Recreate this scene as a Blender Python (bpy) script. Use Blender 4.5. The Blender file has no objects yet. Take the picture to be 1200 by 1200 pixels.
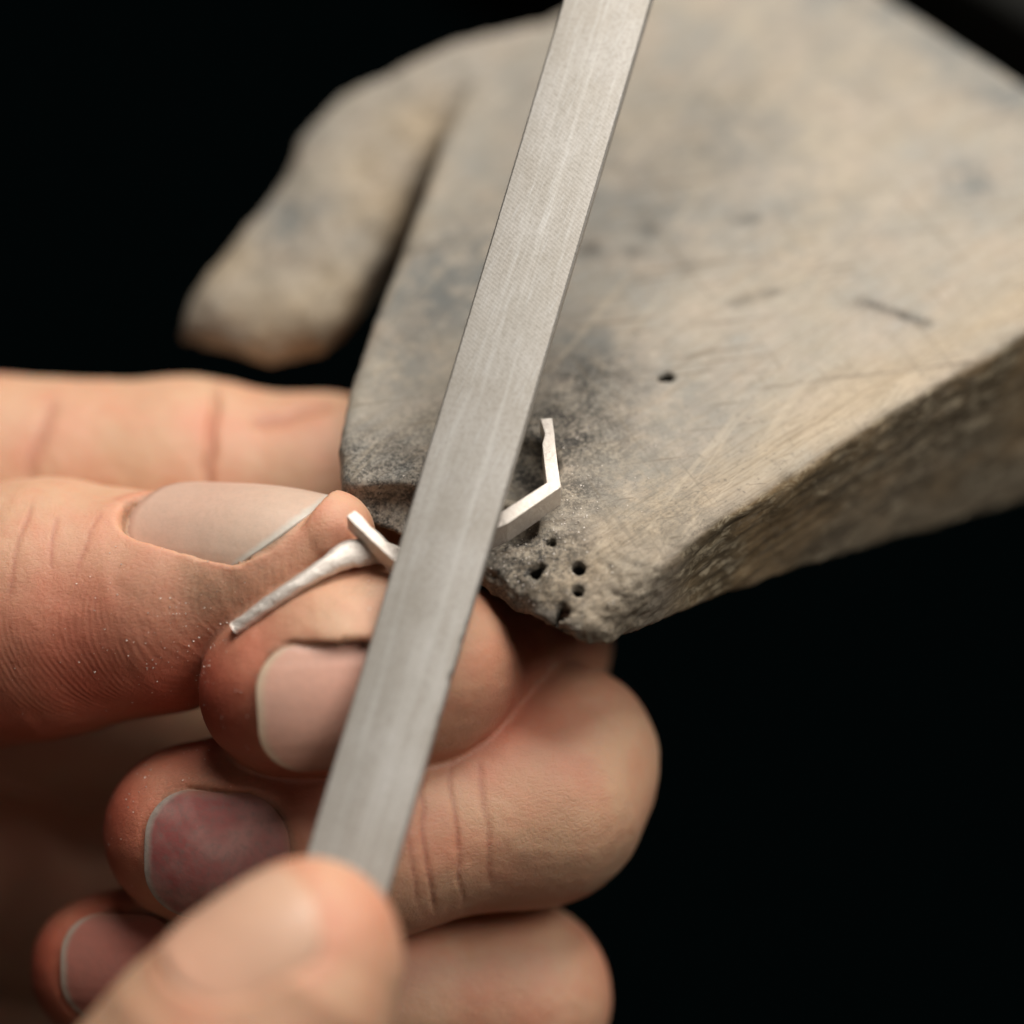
import bpy, bmesh, math
import numpy as np
from mathutils import Vector, Matrix

# ------------------------------------------------------------------ camera, world, lamps, exposure
scene = bpy.context.scene
MM = 0.001
D = 300.0                                   # camera to focus point, mm
ELEV = math.radians(48)
SE, CE = math.sin(ELEV), math.cos(ELEV)
PX = 14.0                                   # photograph pixels per mm in the focus plane
cam_d = bpy.data.cameras.new('camera')
cam = bpy.data.objects.new('camera', cam_d)
scene.collection.objects.link(cam)
scene.camera = cam
cam.location = (0, -D * CE * MM, D * SE * MM)
cam.rotation_euler = (math.pi / 2 - ELEV, 0, 0)
cam_d.sensor_width = 36
cam_d.lens = 36 * D / (1200 / PX)
cam_d.clip_start = 0.01
cam_d.clip_end = 20
cam_d.dof.use_dof = True
cam_d.dof.focus_distance = (D + 1.0) * MM
cam_d.dof.aperture_fstop = 7.0
cam_d.dof.aperture_blades = 0

world = bpy.data.worlds.new('World')
scene.world = world
world.use_nodes = True
bg = world.node_tree.nodes['Background']
bg.inputs['Color'].default_value = (0.0006, 0.0013, 0.0013, 1)
bg.inputs['Strength'].default_value = 1.0


def area(name, loc, target, size, size_y, power, color):
    l = bpy.data.lights.new(name, 'AREA')
    l.shape = 'RECTANGLE'; l.size = size; l.size_y = size_y
    l.energy = power; l.color = color
    o = bpy.data.objects.new(name, l)
    scene.collection.objects.link(o)
    o.location = loc
    d = Vector(target) - Vector(loc)
    o.rotation_euler = d.to_track_quat('-Z', 'Y').to_euler()
    return o


area('ceiling_lamp', (0.12, 0.27, 0.56), (0, 0, 0), 0.40, 0.36, 5.8, (1.0, 0.955, 0.90))
area('right_fill', (0.42, -0.08, 0.52), (0.02, -0.01, -0.01), 0.30, 0.30, 2.2, (1.0, 0.95, 0.90))  # unseen fill added on the right to brighten the backs of the fingers
area('front_left_fill', (-0.22, -0.48, 0.36), (0, -0.02, -0.02), 0.35, 0.35, 0.15, (1.0, 0.95, 0.90))  # weak unseen fill added at front left to lift the index fingertip

scene.view_settings.view_transform = 'Standard'
scene.view_settings.look = 'None'
scene.view_settings.exposure = 0.0
scene.view_settings.gamma = 1.0
scene.view_settings.use_curve_mapping = False
scene.cycles.use_denoising = True
scene.cycles.max_bounces = 8

# ------------------------------------------------------------------ geometry helpers (all in mm)
rng = np.random.default_rng(7)
F = np.float32


def V(px, py, z):
    """view-frame point (mm): image right, image up, towards the camera."""
    s = (D - z) / D
    return np.array([(px - 600) / PX * s, (600 - py) / PX * s, z], dtype=np.float64)


def v2w(p):
    p = np.asarray(p, dtype=np.float64)
    return np.stack([p[..., 0], p[..., 1] * SE - p[..., 2] * CE, p[..., 1] * CE + p[..., 2] * SE], -1)


def w2v(p):
    p = np.asarray(p, dtype=np.float64)
    return np.stack([p[..., 0], p[..., 1] * SE + p[..., 2] * CE, -p[..., 1] * CE + p[..., 2] * SE], -1)


def W(px, py, Z=0.0):
    """world point (mm) at height Z above the bench pin's top face."""
    a = (600 - py) / PX
    z = (Z - a * CE) / (SE - a * CE / D)
    return v2w(V(px, py, z))


def nrm(v):
    v = np.asarray(v, dtype=np.float64)
    return v / np.linalg.norm(v)


def smin(a, b, k):
    h = np.maximum(k - np.abs(a - b), 0) / k
    return np.minimum(a, b) - h * h * k * 0.25


def smax(a, b, k):
    return -smin(-a, -b, k)


def cone(P, a, b, ra, rb):
    ba = (b - a).astype(F)
    q = P - a.astype(F)
    h = np.clip((q @ ba) / F(ba @ ba), 0, 1)
    d = q - h[..., None] * ba
    return np.sqrt((d * d).sum(-1)) - (F(ra) + F(rb - ra) * h)


def surface_nets(f, org, h):
    nx, ny, nz = f.shape
    ins = f < 0
    c = ins[:-1, :-1, :-1].astype(np.int8)
    tot = np.zeros_like(c)
    for i in (0, 1):
        for j in (0, 1):
            for k in (0, 1):
                tot += ins[i:nx - 1 + i, j:ny - 1 + j, k:nz - 1 + k]
    act = (tot > 0) & (tot < 8)
    idx = np.argwhere(act)
    ids = -np.ones(act.shape, dtype=np.int64)
    ids[act] = np.arange(len(idx))
    acc = np.zeros((len(idx), 3)); cnt = np.zeros(len(idx))
    corners = [(i, j, k) for i in (0, 1) for j in (0, 1) for k in (0, 1)]
    for a in corners:
        for ax in range(3):
            if a[ax]:
                continue
            b = list(a); b[ax] = 1
            fa = f[idx[:, 0] + a[0], idx[:, 1] + a[1], idx[:, 2] + a[2]]
            fb = f[idx[:, 0] + b[0], idx[:, 1] + b[1], idx[:, 2] + b[2]]
            m = (fa < 0) != (fb < 0)
            t = np.where(m, fa / np.where(m, fa - fb, 1), 0)
            p = np.tile(np.array(a, float), (len(idx), 1)); p[:, ax] += t
            acc[m] += p[m]; cnt[m] += 1
    verts = (idx + acc / cnt[:, None]) * h + org
    quads = []
    for ax in range(3):
        u, v = (ax + 1) % 3, (ax + 2) % 3
        sl0 = [slice(None)] * 3; sl1 = [slice(None)] * 3
        sl0[ax] = slice(0, -1); sl1[ax] = slice(1, None)
        A, B = ins[tuple(sl0)], ins[tuple(sl1)]
        for flip, m in ((False, A & ~B), (True, ~A & B)):
            e = np.argwhere(m)
            e = e[(e[:, u] > 0) & (e[:, v] > 0) & (e[:, u] < f.shape[u] - 1) & (e[:, v] < f.shape[v] - 1)]
            if not len(e):
                continue

            def cell(du, dv):
                c = e.copy(); c[:, u] -= du; c[:, v] -= dv
                return ids[c[:, 0], c[:, 1], c[:, 2]]
            q = np.stack([cell(1, 1), cell(0, 1), cell(0, 0), cell(1, 0)], 1)
            quads.append(q[:, ::-1] if flip else q)
    return verts, np.concatenate(quads)


def subdivide(verts, quads):
    e = np.concatenate([quads[:, [i, (i + 1) % 4]] for i in range(4)])
    es = np.sort(e, 1)
    key = es[:, 0] * len(verts) + es[:, 1]
    uk, inv = np.unique(key, return_inverse=True)
    ev = np.stack([uk // len(verts), uk % len(verts)], 1)
    em = verts[ev].mean(1)
    fm = verts[quads].mean(1)
    n, m = len(verts), len(uk)
    q = len(quads)
    ei = [inv[i * q:(i + 1) * q] + n for i in range(4)]
    fi = np.arange(q) + n + m
    out = [np.stack([quads[:, i], ei[i], fi, ei[(i + 3) % 4]], 1) for i in range(4)]
    return np.concatenate([verts, em, fm]), np.concatenate(out)


def sdf_mesh(sdf, lo, hi, h, final=None, levels=1):
    """sdf on a grid -> surface nets -> subdivide -> project onto the exact surface; returns verts, quads, normals."""
    lo = np.array(lo, float); hi = np.array(hi, float)
    n = np.ceil((hi - lo) / h).astype(int) + 1
    f = np.empty(n, dtype=F)
    gy, gz = np.meshgrid(lo[1] + np.arange(n[1]) * h, lo[2] + np.arange(n[2]) * h, indexing='ij')
    step = max(1, int(400000 // (n[1] * n[2])))
    for i0 in range(0, n[0], step):
        xs = lo[0] + np.arange(i0, min(n[0], i0 + step)) * h
        P = np.empty((len(xs), n[1], n[2], 3), dtype=F)
        P[..., 0] = xs[:, None, None]; P[..., 1] = gy; P[..., 2] = gz
        f[i0:i0 + len(xs)] = sdf(P)
    for ax in range(3):
        s = [slice(None)] * 3
        for e in (0, -1):
            s[ax] = e
            f[tuple(s)] = np.maximum(f[tuple(s)], h * 0.3)
    v, q = surface_nets(f, lo, h)
    for _ in range(levels):
        v, q = subdivide(v, q)
    g = final or sdf
    inside = ((v > lo + 1.5 * h) & (v < hi - 1.5 * h)).all(1)
    eps = 0.12

    def grad(x):
        d0 = g(x.astype(F)).astype(float)
        G = np.stack([(g((x + eps * np.eye(3)[k]).astype(F)) - d0) / eps for k in range(3)], 1)
        return d0, G
    for _ in range(2):
        d0, G = grad(v)
        l2 = np.maximum((G * G).sum(1), 0.2)
        st = np.clip(d0 / l2, -0.6, 0.6) * inside
        v = v - G * st[:, None]
    _, G = grad(v)
    N = G / np.maximum(np.linalg.norm(G, axis=1), 1e-6)[:, None]
    return v, q, N


def hash3(i, j, k):
    n = (i * 374761393 + j * 668265263 + k * 2147483647 + 1013904223) & 0xffffffff
    n = ((n ^ (n >> 13)) * 1274126177) & 0xffffffff
    n = n ^ (n >> 16)
    return (n & 0xffff) / 65535.0


def vnoise(p):
    i = np.floor(p).astype(np.int64); f = p - i
    f = f * f * (3 - 2 * f)
    r = 0
    for a in (0, 1):
        for b in (0, 1):
            for c in (0, 1):
                w = (f[:, 0] if a else 1 - f[:, 0]) * (f[:, 1] if b else 1 - f[:, 1]) * (f[:, 2] if c else 1 - f[:, 2])
                r = r + w * hash3(i[:, 0] + a, i[:, 1] + b, i[:, 2] + c)
    return r * 2 - 1


def fbm(p, oct=4, gain=0.5):
    r, a = 0, 1
    for o in range(oct):
        r = r + a * vnoise(p * 2 ** o + 17.3 * o); a *= gain
    return r


def link(o, parent=None):
    scene.collection.objects.link(o)
    if parent is not None:
        o.parent = parent
    return o


def mesh_obj(name, verts_w_mm, faces, mat, parent=None, smooth=True, colors=None, origin=None):
    me = bpy.data.meshes.new(name)
    v = np.asarray(verts_w_mm, dtype=np.float64)
    org = np.zeros(3) if origin is None else np.asarray(origin, float)
    faces = [list(map(int, f)) for f in faces] if not isinstance(faces, np.ndarray) else faces
    if isinstance(faces, np.ndarray):
        me.vertices.add(len(v))
        me.vertices.foreach_set('co', ((v - org) * MM).astype(F).ravel())
        k = faces.shape[1]
        me.loops.add(faces.size)
        me.loops.foreach_set('vertex_index', faces.astype(np.int32).ravel())
        me.polygons.add(len(faces))
        me.polygons.foreach_set('loop_start', (np.arange(len(faces)) * k).astype(np.int32))
        me.update(calc_edges=True)
    else:
        me.from_pydata([tuple(x) for x in (v - org) * MM], [], faces)
        me.update()
    me.validate()
    if smooth:
        me.polygons.foreach_set('use_smooth', np.ones(len(me.polygons), dtype=bool))
    for an, arr in (colors or {}).items():
        a = me.attributes.new(an, 'FLOAT_COLOR', 'POINT')
        full = np.ones((len(v), 4), dtype=F); full[:, :arr.shape[1]] = arr
        a.data.foreach_set('color', full.ravel())
    me.materials.append(mat)
    o = bpy.data.objects.new(name, me)
    o.location = tuple(org * MM)
    link(o, parent)
    if parent is not None:
        o.matrix_parent_inverse = Matrix.Translation(parent.location).inverted()
    return o


def tag(o, label=None, cat=None, group=None, kind=None):
    for k, x in (('label', label), ('category', cat), ('group', group), ('kind', kind)):
        if x:
            o[k] = x
    return o


# ------------------------------------------------------------------ materials
class NT:
    def __init__(self, name):
        self.m = bpy.data.materials.new(name); self.m.use_nodes = True
        self.t = self.m.node_tree; self.n = self.t.nodes
        self.b = self.n['Principled BSDF']

    def node(self, typ, ins=None, **props):
        x = self.n.new(typ)
        for k, v in props.items():
            setattr(x, k, v)
        for k, v in (ins or {}).items():
            self.put(x, k, v)
        return x

    def put(self, x, k, v):
        if isinstance(v, bpy.types.NodeSocket):
            self.t.links.new(v, x.inputs[k])
        else:
            x.inputs[k].default_value = v

    def mm(self, scale=(1, 1, 1), rot=(0, 0, 0)):
        c = self.node('ShaderNodeTexCoord')
        v = c.outputs['Object']
        if any(rot):                       # turn first, then stretch
            v = self.node('ShaderNodeMapping', {'Vector': v, 'Rotation': rot}).outputs[0]
        return self.node('ShaderNodeMapping', {'Vector': v, 'Scale': tuple(1000 * s for s in scale)}).outputs[0]

    def noise(self, vec, scale, detail=4, rough=0.55, dist=0):
        return self.node('ShaderNodeTexNoise', {'Vector': vec, 'Scale': scale, 'Detail': detail, 'Roughness': rough, 'Distortion': dist}).outputs['Fac']

    def ramp(self, fac, stops):
        r = self.node('ShaderNodeValToRGB', {'Fac': fac})
        e = r.color_ramp.elements
        while len(e) < len(stops):
            e.new(0.5)
        for i, (p, c) in enumerate(stops):
            e[i].position = p
            e[i].color = (c, c, c, 1) if not isinstance(c, tuple) else (*c, 1)
        return r.outputs['Color']

    def mix(self, fac, a, b, mode='MIX'):
        x = self.node('ShaderNodeMix', data_type='RGBA', blend_type=mode)
        self.put(x, 0, fac)
        for i, v in ((6, a), (7, b)):
            if isinstance(v, tuple) and len(v) == 3:
                v = (*v, 1)
            self.put(x, i, v)
        return x.outputs[2]

    def math(self, op, a, b=0.0, clamp=False):
        x = self.node('ShaderNodeMath', operation=op, use_clamp=clamp)
        self.put(x, 0, a); self.put(x, 1, b)
        return x.outputs[0]

    def attr(self, name):
        a = self.node('ShaderNodeAttribute', attribute_name=name)
        s = self.node('ShaderNodeSeparateColor', {'Color': a.outputs['Color']})
        return s.outputs[0], s.outputs[1], s.outputs[2]

    def bump(self, height, dist_mm, strength=1.0, normal=None):
        ins = {'Height': height, 'Distance': dist_mm * MM, 'Strength': strength}
        if normal is not None:
            ins['Normal'] = normal
        return self.node('ShaderNodeBump', ins).outputs['Normal']

    def set(self, **kw):
        for k, v in kw.items():
            k = k.replace('_', ' ')
            if isinstance(v, tuple) and len(v) == 3 and 'Radius' not in k:
                v = (*v, 1)
            self.put(self.b, k, v)


def skin_material(name, tan=(0.615, 0.385, 0.24)):
    t = NT(name)
    p = t.mm()
    red, dirt, ridge = t.attr('skin')
    # mottled skin: tan, red on flushed tips and painted over the shaded sides
    m1 = t.noise(p, 0.22, 3)
    m2 = t.noise(p, 1.6, 4)
    base = t.mix(t.ramp(m1, [(0.40, 0.0), (0.66, 0.6)]), tan, (0.63, 0.29, 0.175))
    base = t.mix(t.math('MULTIPLY', t.ramp(m2, [(0.40, 0.0), (0.75, 0.5)]), 0.5), base, (0.66, 0.42, 0.25))
    base = t.mix(red, base, (0.53, 0.10, 0.055))
    d2 = t.noise(p, 2.6, 6, 0.7)
    dm = t.math('MULTIPLY', dirt, t.ramp(d2, [(0.30, 0.35), (0.65, 1.0)]), clamp=True)
    base = t.mix(dm, base, (0.135, 0.105, 0.062))
    # fine skin relief: ridges on the pads, crossed lines elsewhere
    w = t.node('ShaderNodeTexWave', {'Vector': t.mm(rot=(0.4, 0.5, 0.9)), 'Scale': 0.78, 'Distortion': 20.0, 'Detail': 2.0, 'Detail Scale': 0.10, 'Detail Roughness': 0.45},
               wave_type='BANDS', bands_direction='X').outputs['Fac']
    ridge = t.math('MULTIPLY', ridge, t.ramp(t.noise(p, 0.45, 4, 0.6), [(0.40, 0.1), (0.62, 1.0)]))
    v = t.node('ShaderNodeTexVoronoi', {'Vector': t.mm(scale=(1.0, 1.6, 1.3)), 'Scale': 1.5}, feature='DISTANCE_TO_EDGE').outputs['Distance']
    v = t.ramp(v, [(0.0, 0.0), (0.22, 1.0)])
    n = t.noise(p, 3.2, 7, 0.75)
    h = t.math('ADD', t.math('MULTIPLY', t.math('MULTIPLY', w, ridge), 0.7), t.math('ADD', t.math('MULTIPLY', v, 0.10), t.math('MULTIPLY', n, 0.65)))
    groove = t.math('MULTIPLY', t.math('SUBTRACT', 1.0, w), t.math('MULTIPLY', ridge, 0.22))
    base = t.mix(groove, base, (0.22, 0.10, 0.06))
    rough = t.math('ADD', 0.44, t.math('MULTIPLY', n, 0.22))
    t.set(Base_Color=base, Roughness=rough, Specular_IOR_Level=0.62, Normal=t.bump(h, 0.11, 0.9),
          Subsurface_Weight=0.38, Subsurface_Radius=(1.0, 0.34, 0.16), Subsurface_Scale=1.9 * MM)
    return t.m


def nail_material(name, bed=(0.64, 0.37, 0.28), edge=(0.56, 0.44, 0.31), stain=0.15, bruise=None):
    t = NT(name)
    p = t.mm()
    s, u, depth = t.attr('nail')       # s: mm behind the free edge /10, u: across, depth: rim
    n = t.noise(p, 0.5, 3)
    c = t.mix(t.ramp(n, [(0.35, 0.0), (0.7, 0.5)]), bed, tuple(0.86 * x for x in bed))
    if bruise:
        c = t.mix(t.ramp(t.noise(p, 0.26, 2), [(0.38, 0.15), (0.62, 0.9)]), c, bruise)
    edge_n = t.math('ADD', s, t.math('MULTIPLY', t.math('SUBTRACT', t.noise(p, 1.3, 2), 0.5), 0.03))
    c = t.mix(t.ramp(edge_n, [(0.030, 0.85), (0.085, 0.0)]), c, edge)
    c = t.mix(t.ramp(s, [(0.25, 0.0), (0.95, 0.45)]), c, (bed[0] * 0.97, bed[1] * 0.80, bed[2] * 0.78))
    st = t.math('MULTIPLY', t.ramp(t.noise(p, 1.8, 6, 0.7), [(0.45, 0.0), (0.68, 1.0)]), stain, clamp=True)
    c = t.mix(st, c, (0.16, 0.15, 0.13))
    rim = t.ramp(depth, [(0.0, 0.7), (0.14, 0.0)])
    c = t.mix(rim, c, (0.34, 0.17, 0.115))
    f = t.noise(t.mm(scale=(1, 1, 1)), 2.2, 4)
    t.set(Base_Color=c, Roughness=0.38, Specular_IOR_Level=0.55, Normal=t.bump(f, 0.05, 0.5),
          Subsurface_Weight=0.25, Subsurface_Radius=(1.0, 0.5, 0.35), Subsurface_Scale=0.8 * MM)
    return t.m


def wood_material():
    t = NT('worn_bench_wood')
    p = t.mm()
    soot, stain, edge = t.attr('wood')
    side, chew, pit = t.attr('wood_b')
    ang = math.radians(-39)
    g = t.mm(scale=(0.10, 1.0, 1.0), rot=(0, 0, ang))
    grain = t.noise(g, 2.2, 6, 0.65, 0.6)
    big = t.noise(p, 0.055, 4, 0.6)
    mid = t.noise(p, 0.20, 5, 0.6)
    fine = t.noise(p, 2.6, 6, 0.75)
    c = t.mix(t.ramp(big, [(0.38, 0.0), (0.60, 1.0)]), (0.425, 0.365, 0.280), (0.325, 0.312, 0.277))
    c = t.mix(t.ramp(mid, [(0.42, 0.0), (0.66, 0.7)]), c, (0.475, 0.395, 0.315))
    c = t.mix(t.ramp(t.noise(p, 0.75, 6, 0.7), [(0.40, 0.35), (0.54, 0.0)]), c, (0.30, 0.27, 0.22))
    c = t.mix(t.ramp(grain, [(0.40, 0.30), (0.56, 0.0)]), c, (0.28, 0.225, 0.155))
    c = t.mix(t.math('MULTIPLY', edge, 0.55), c, (0.50, 0.385, 0.25))
    sg = t.noise(t.mm(scale=(0.035, 1.0, 1.0), rot=(0, 0, ang)), 1.3, 5, 0.7, 0.4)
    c = t.mix(t.ramp(sg, [(0.36, 0.38), (0.47, 0.0)]), c, (0.26, 0.20, 0.135))
    sg2 = t.noise(t.mm(scale=(0.05, 1.0, 1.0), rot=(0, 0, ang)), 4.5, 4, 0.7, 0.5)
    c = t.mix(t.math('MULTIPLY', t.ramp(sg2, [(0.40, 1.0), (0.52, 0.0)]), t.math('ADD', 0.16, t.math('MULTIPLY', edge, 0.4))), c, (0.22, 0.165, 0.10))
    # blue-grey metal stains, soot with speckle
    sm = t.math('MULTIPLY', t.math('MULTIPLY', stain, 1.35), t.ramp(t.noise(p, 0.42, 6, 0.75), [(0.38, 0.0), (0.56, 1.0)]), clamp=True)
    c = t.mix(sm, c, (0.178, 0.180, 0.166))
    sp = t.ramp(t.math('ADD', t.math('MULTIPLY', t.noise(p, 3.0, 6, 0.8), 0.65), t.math('MULTIPLY', t.noise(p, 0.6, 5, 0.7), 0.35)), [(0.44, 0.0), (0.55, 1.0)])
    so = t.math('MULTIPLY', soot, t.math('ADD', t.math('MULTIPLY', sp, 1.1), 0.10), clamp=True)
    c = t.mix(so, c, (0.045, 0.041, 0.036))
    # dark greasy patina on the flank, scuffed back to paler wood
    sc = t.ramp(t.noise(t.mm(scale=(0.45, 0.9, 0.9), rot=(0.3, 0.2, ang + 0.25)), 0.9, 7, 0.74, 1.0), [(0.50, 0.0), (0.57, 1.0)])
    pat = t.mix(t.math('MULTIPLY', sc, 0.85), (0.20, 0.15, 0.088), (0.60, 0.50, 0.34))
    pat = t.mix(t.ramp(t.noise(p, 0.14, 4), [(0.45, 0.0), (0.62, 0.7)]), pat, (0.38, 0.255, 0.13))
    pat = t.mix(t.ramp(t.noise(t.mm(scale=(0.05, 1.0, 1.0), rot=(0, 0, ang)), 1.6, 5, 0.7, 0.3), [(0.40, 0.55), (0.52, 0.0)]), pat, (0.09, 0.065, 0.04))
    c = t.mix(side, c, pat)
    c = t.mix(t.math('MULTIPLY', t.ramp(t.noise(p, 1.7, 5, 0.75), [(0.58, 0.0), (0.64, 1.0)]), 0.55), c, (0.13, 0.11, 0.085))
    for rz, sc_, colr, amt in ((ang + 0.5, 0.8, (0.17, 0.135, 0.095), 0.55), (ang - 0.35, 0.55, (0.54, 0.455, 0.34), 0.26), (1.1, 0.7, (0.20, 0.165, 0.12), 0.4)):
        ln = t.noise(t.mm(scale=(0.07, 1.5, 1.5), rot=(0, 0, rz)), sc_, 3, 0.6, 0.15)
        c = t.mix(t.math('MULTIPLY', t.ramp(ln, [(0.615, 0.0), (0.65, 1.0)]), amt), c, colr)
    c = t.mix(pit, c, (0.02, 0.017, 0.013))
    h = t.math('ADD', t.math('MULTIPLY', fine, t.math('ADD', 0.45, t.math('MULTIPLY', soot, 1.2))), t.math('MULTIPLY', grain, 0.5))
    h = t.math('ADD', h, t.math('MULTIPLY', t.noise(t.mm(scale=(0.25, 1, 1), rot=(0, 0, ang)), 4.0, 6, 0.8), t.math('ADD', 0.3, t.math('MULTIPLY', chew, 1.0))))
    t.set(Base_Color=c, Roughness=t.math('ADD', 0.52, t.math('MULTIPLY', mid, 0.2)), Specular_IOR_Level=0.32, Normal=t.bump(h, 0.12, 0.8))
    return t.m


def file_material():
    t = NT('worn_file_steel')
    c = t.node('ShaderNodeTexCoord')
    m = t.node('ShaderNodeMapping', {'Vector': c.outputs['Object'], 'Scale': (1000, 1000, 1000)}).outputs[0]
    sh = t.mm(scale=(0.9, 0.07, 0.9), rot=(0, 0, math.radians(9)))
    s1 = t.noise(sh, 5.0, 5, 0.7)
    s2 = t.noise(m, 0.18, 3)
    s3 = t.noise(m, 3.0, 5, 0.7)
    w = t.node('ShaderNodeTexWave', {'Vector': t.node('ShaderNodeMapping', {'Vector': c.outputs['Object'], 'Rotation': (0, 0, math.radians(28)), 'Scale': (1000, 1000, 1000)}).outputs[0],
                                     'Scale': 1.05, 'Distortion': 0.6, 'Detail': 2}, wave_type='BANDS', bands_direction='Y').outputs['Fac']
    col = t.mix(t.ramp(s2, [(0.35, 0.0), (0.68, 1.0)]), (0.385, 0.355, 0.312), (0.45, 0.425, 0.39))
    col = t.mix(t.ramp(s3, [(0.45, 0.0), (0.75, 0.6)]), col, (0.22, 0.20, 0.165))
    col = t.mix(t.ramp(s1, [(0.54, 0.0), (0.66, 0.5)]), col, (0.50, 0.49, 0.47))
    band = t.noise(t.mm(scale=(0.42, 0.012, 0.2)), 1.0, 4, 0.6)  # lengthwise tone bands paint the soft highlight into the steel colour
    col = t.mix(t.ramp(band, [(0.40, 0.22), (0.60, 0.0)]), col, (0.28, 0.26, 0.225))
    band2 = t.noise(t.mm(scale=(0.9, 0.02, 0.2)), 1.4, 4, 0.6)
    col = t.mix(t.ramp(band2, [(0.52, 0.0), (0.66, 0.25)]), col, (0.62, 0.61, 0.58))
    h = t.math('ADD', t.math('MULTIPLY', s1, 0.8), t.math('MULTIPLY', w, 0.08))
    t.set(Base_Color=col, Metallic=0.65, Roughness=t.math('ADD', 0.48, t.math('MULTIPLY', s2, 0.12)), Normal=t.bump(h, 0.03, 0.8))
    return t.m


def silver_material():
    t = NT('brushed_silver')
    p = t.mm()
    n = t.noise(p, 2.2, 5, 0.7)
    l = t.noise(t.mm(scale=(0.3, 1.4, 1.0), rot=(0, 0, 0.5)), 4.0, 5, 0.7)
    col = t.mix(t.ramp(n, [(0.35, 0.0), (0.7, 1.0)]), (0.74, 0.66, 0.58), (0.87, 0.81, 0.74))
    t.set(Base_Color=col, Metallic=0.68, Roughness=t.math('ADD', 0.36, t.math('MULTIPLY', n, 0.25)),
          Normal=t.bump(t.math('ADD', n, l), 0.10, 0.9))
    return t.m


def plain(name, col, rough=0.6, metal=0.0, noise_scale=0.2, spec=0.5):
    t = NT(name)
    n = t.noise(t.mm(), noise_scale, 5)
    c = t.mix(t.ramp(n, [(0.3, 0.0), (0.7, 1.0)]), tuple(x * 0.75 for x in col), tuple(x * 1.25 for x in col))
    t.set(Base_Color=c, Roughness=rough, Metallic=metal, Specular_IOR_Level=spec)
    return t.m


M_SKIN = skin_material('skin')
M_WOOD = wood_material()
M_FILE = file_material()
M_SILVER = silver_material()


# ------------------------------------------------------------------ bench edge the pin is clamped to
def box(name, lo, hi, mat, rotz=0, center=(0, 0, 0), parent=None, bevel=0.6):
    bm = bmesh.new()
    bmesh.ops.create_cube(bm, size=1)
    for v in bm.verts:
        v.co = Vector(((lo[i] + (v.co[i] + 0.5) * (hi[i] - lo[i])) * MM for i in range(3)))
    bmesh.ops.bevel(bm, geom=bm.edges[:], offset=bevel * MM, segments=3, affect='EDGES', profile=0.5)
    me = bpy.data.meshes.new(name); bm.to_mesh(me); bm.free()
    me.materials.append(mat)
    o = bpy.data.objects.new(name, me)
    o.location = tuple(c * MM for c in center); o.rotation_euler[2] = rotz
    link(o, parent)
    return o


A = W(1032, -10, 0); B = W(1215, 106, 0)
ed = (B - A)[:2]; ea = math.atan2(ed[1], ed[0])
bench = box('bench_edge', (-95, 16, -60), (60, 90, -9.0), plain('dark_bench', (0.009, 0.009, 0.008), 0.9, spec=0.08), ea, (A + B) / 2, bevel=2)
tag(bench, 'dark bench edge beyond the far corner of the wooden bench pin', None, kind='structure')


# ------------------------------------------------------------------ bench pin
def poly_sdf(P, poly):
    x, y = P[..., 0], P[..., 1]
    d = np.full(x.shape, 1e9, dtype=F); s = np.ones(x.shape, dtype=F)
    n = len(poly)
    for i in range(n):
        a = poly[i]; b = poly[i - 1]
        ex, ey = F(b[0] - a[0]), F(b[1] - a[1])
        wx, wy = x - F(a[0]), y - F(a[1])
        h = np.clip((wx * ex + wy * ey) / (ex * ex + ey * ey), 0, 1)
        d = np.minimum(d, (wx - ex * h) ** 2 + (wy - ey * h) ** 2)
        c1 = y >= F(a[1]); c2 = y < F(b[1]); c3 = ex * wy > ey * wx
        flip = (c1 & c2 & c3) | (~c1 & ~c2 & ~c3)
        s = np.where(flip, -s, s)
    return s * np.sqrt(d)


main_px = [(692, 712), (640, 694), (560, 652), (470, 603), (420, 579), (403, 560), (399, 520), (412, 452), (440, 370), (478, 275), (520, 160), (548, 92),
           (600, 60), (680, 10), (760, -60), (960, -75), (1032, -10), (1215, 106), (1430, 245), (1250, 361), (1050, 478), (850, 602), (765, 664)]
MAIN = [W(x, y, 0)[:2] for x, y in main_px]
prong_px = [(204, 352, -9), (222, 316, -9), (300, 250, -8), (338, 205, -7), (350, 172, -6.5), (398, 122, -5), (520, 62, -2), (640, 14, 0), (740, -40, 0), (700, 60, 0),
            (555, 100, -1), (502, 168, -3), (448, 275, -6), (402, 364, -9), (378, 392, -10), (315, 396, -10), (222, 362, -10)]
PRONG = [W(*q)[:2] for q in prong_px]
NOSE = W(690, 700, 0); NL = W(400, 560, 0)
edge_dir = nrm((W(1200, 390, 0) - W(850, 600, 0))[:2])
right_n = np.array([edge_dir[1], -edge_dir[0]])            # out of the right flank
back_dir = nrm(W(1000, 200, 0)[:2] - W(560, 650, 0)[:2])
P850, P1200 = W(850, 600, 0), W(1200, 390, 0)
PT, PB = W(300, 330, -9), W(560, 80, -1)
prong_dir = (PB - PT)[:2]; prong_len = np.linalg.norm(prong_dir); prong_dir = prong_dir / prong_len
pside = np.array([prong_dir[1], -prong_dir[0], 0])          # towards the slot
pfront = np.append(-prong_dir, 0)
PRONG_CUTS = [(nrm(0.75 * pside + np.array([0, 0, 0.75])), W(428, 265, -5.2)), (nrm(0.85 * pfront + 0.25 * pside + np.array([0, 0, 0.6])), W(318, 372, -9.2)),
              (nrm(0.55 * pfront - 0.6 * pside + np.array([0, 0, 0.75])), W(262, 318, -8.6))]
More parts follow.
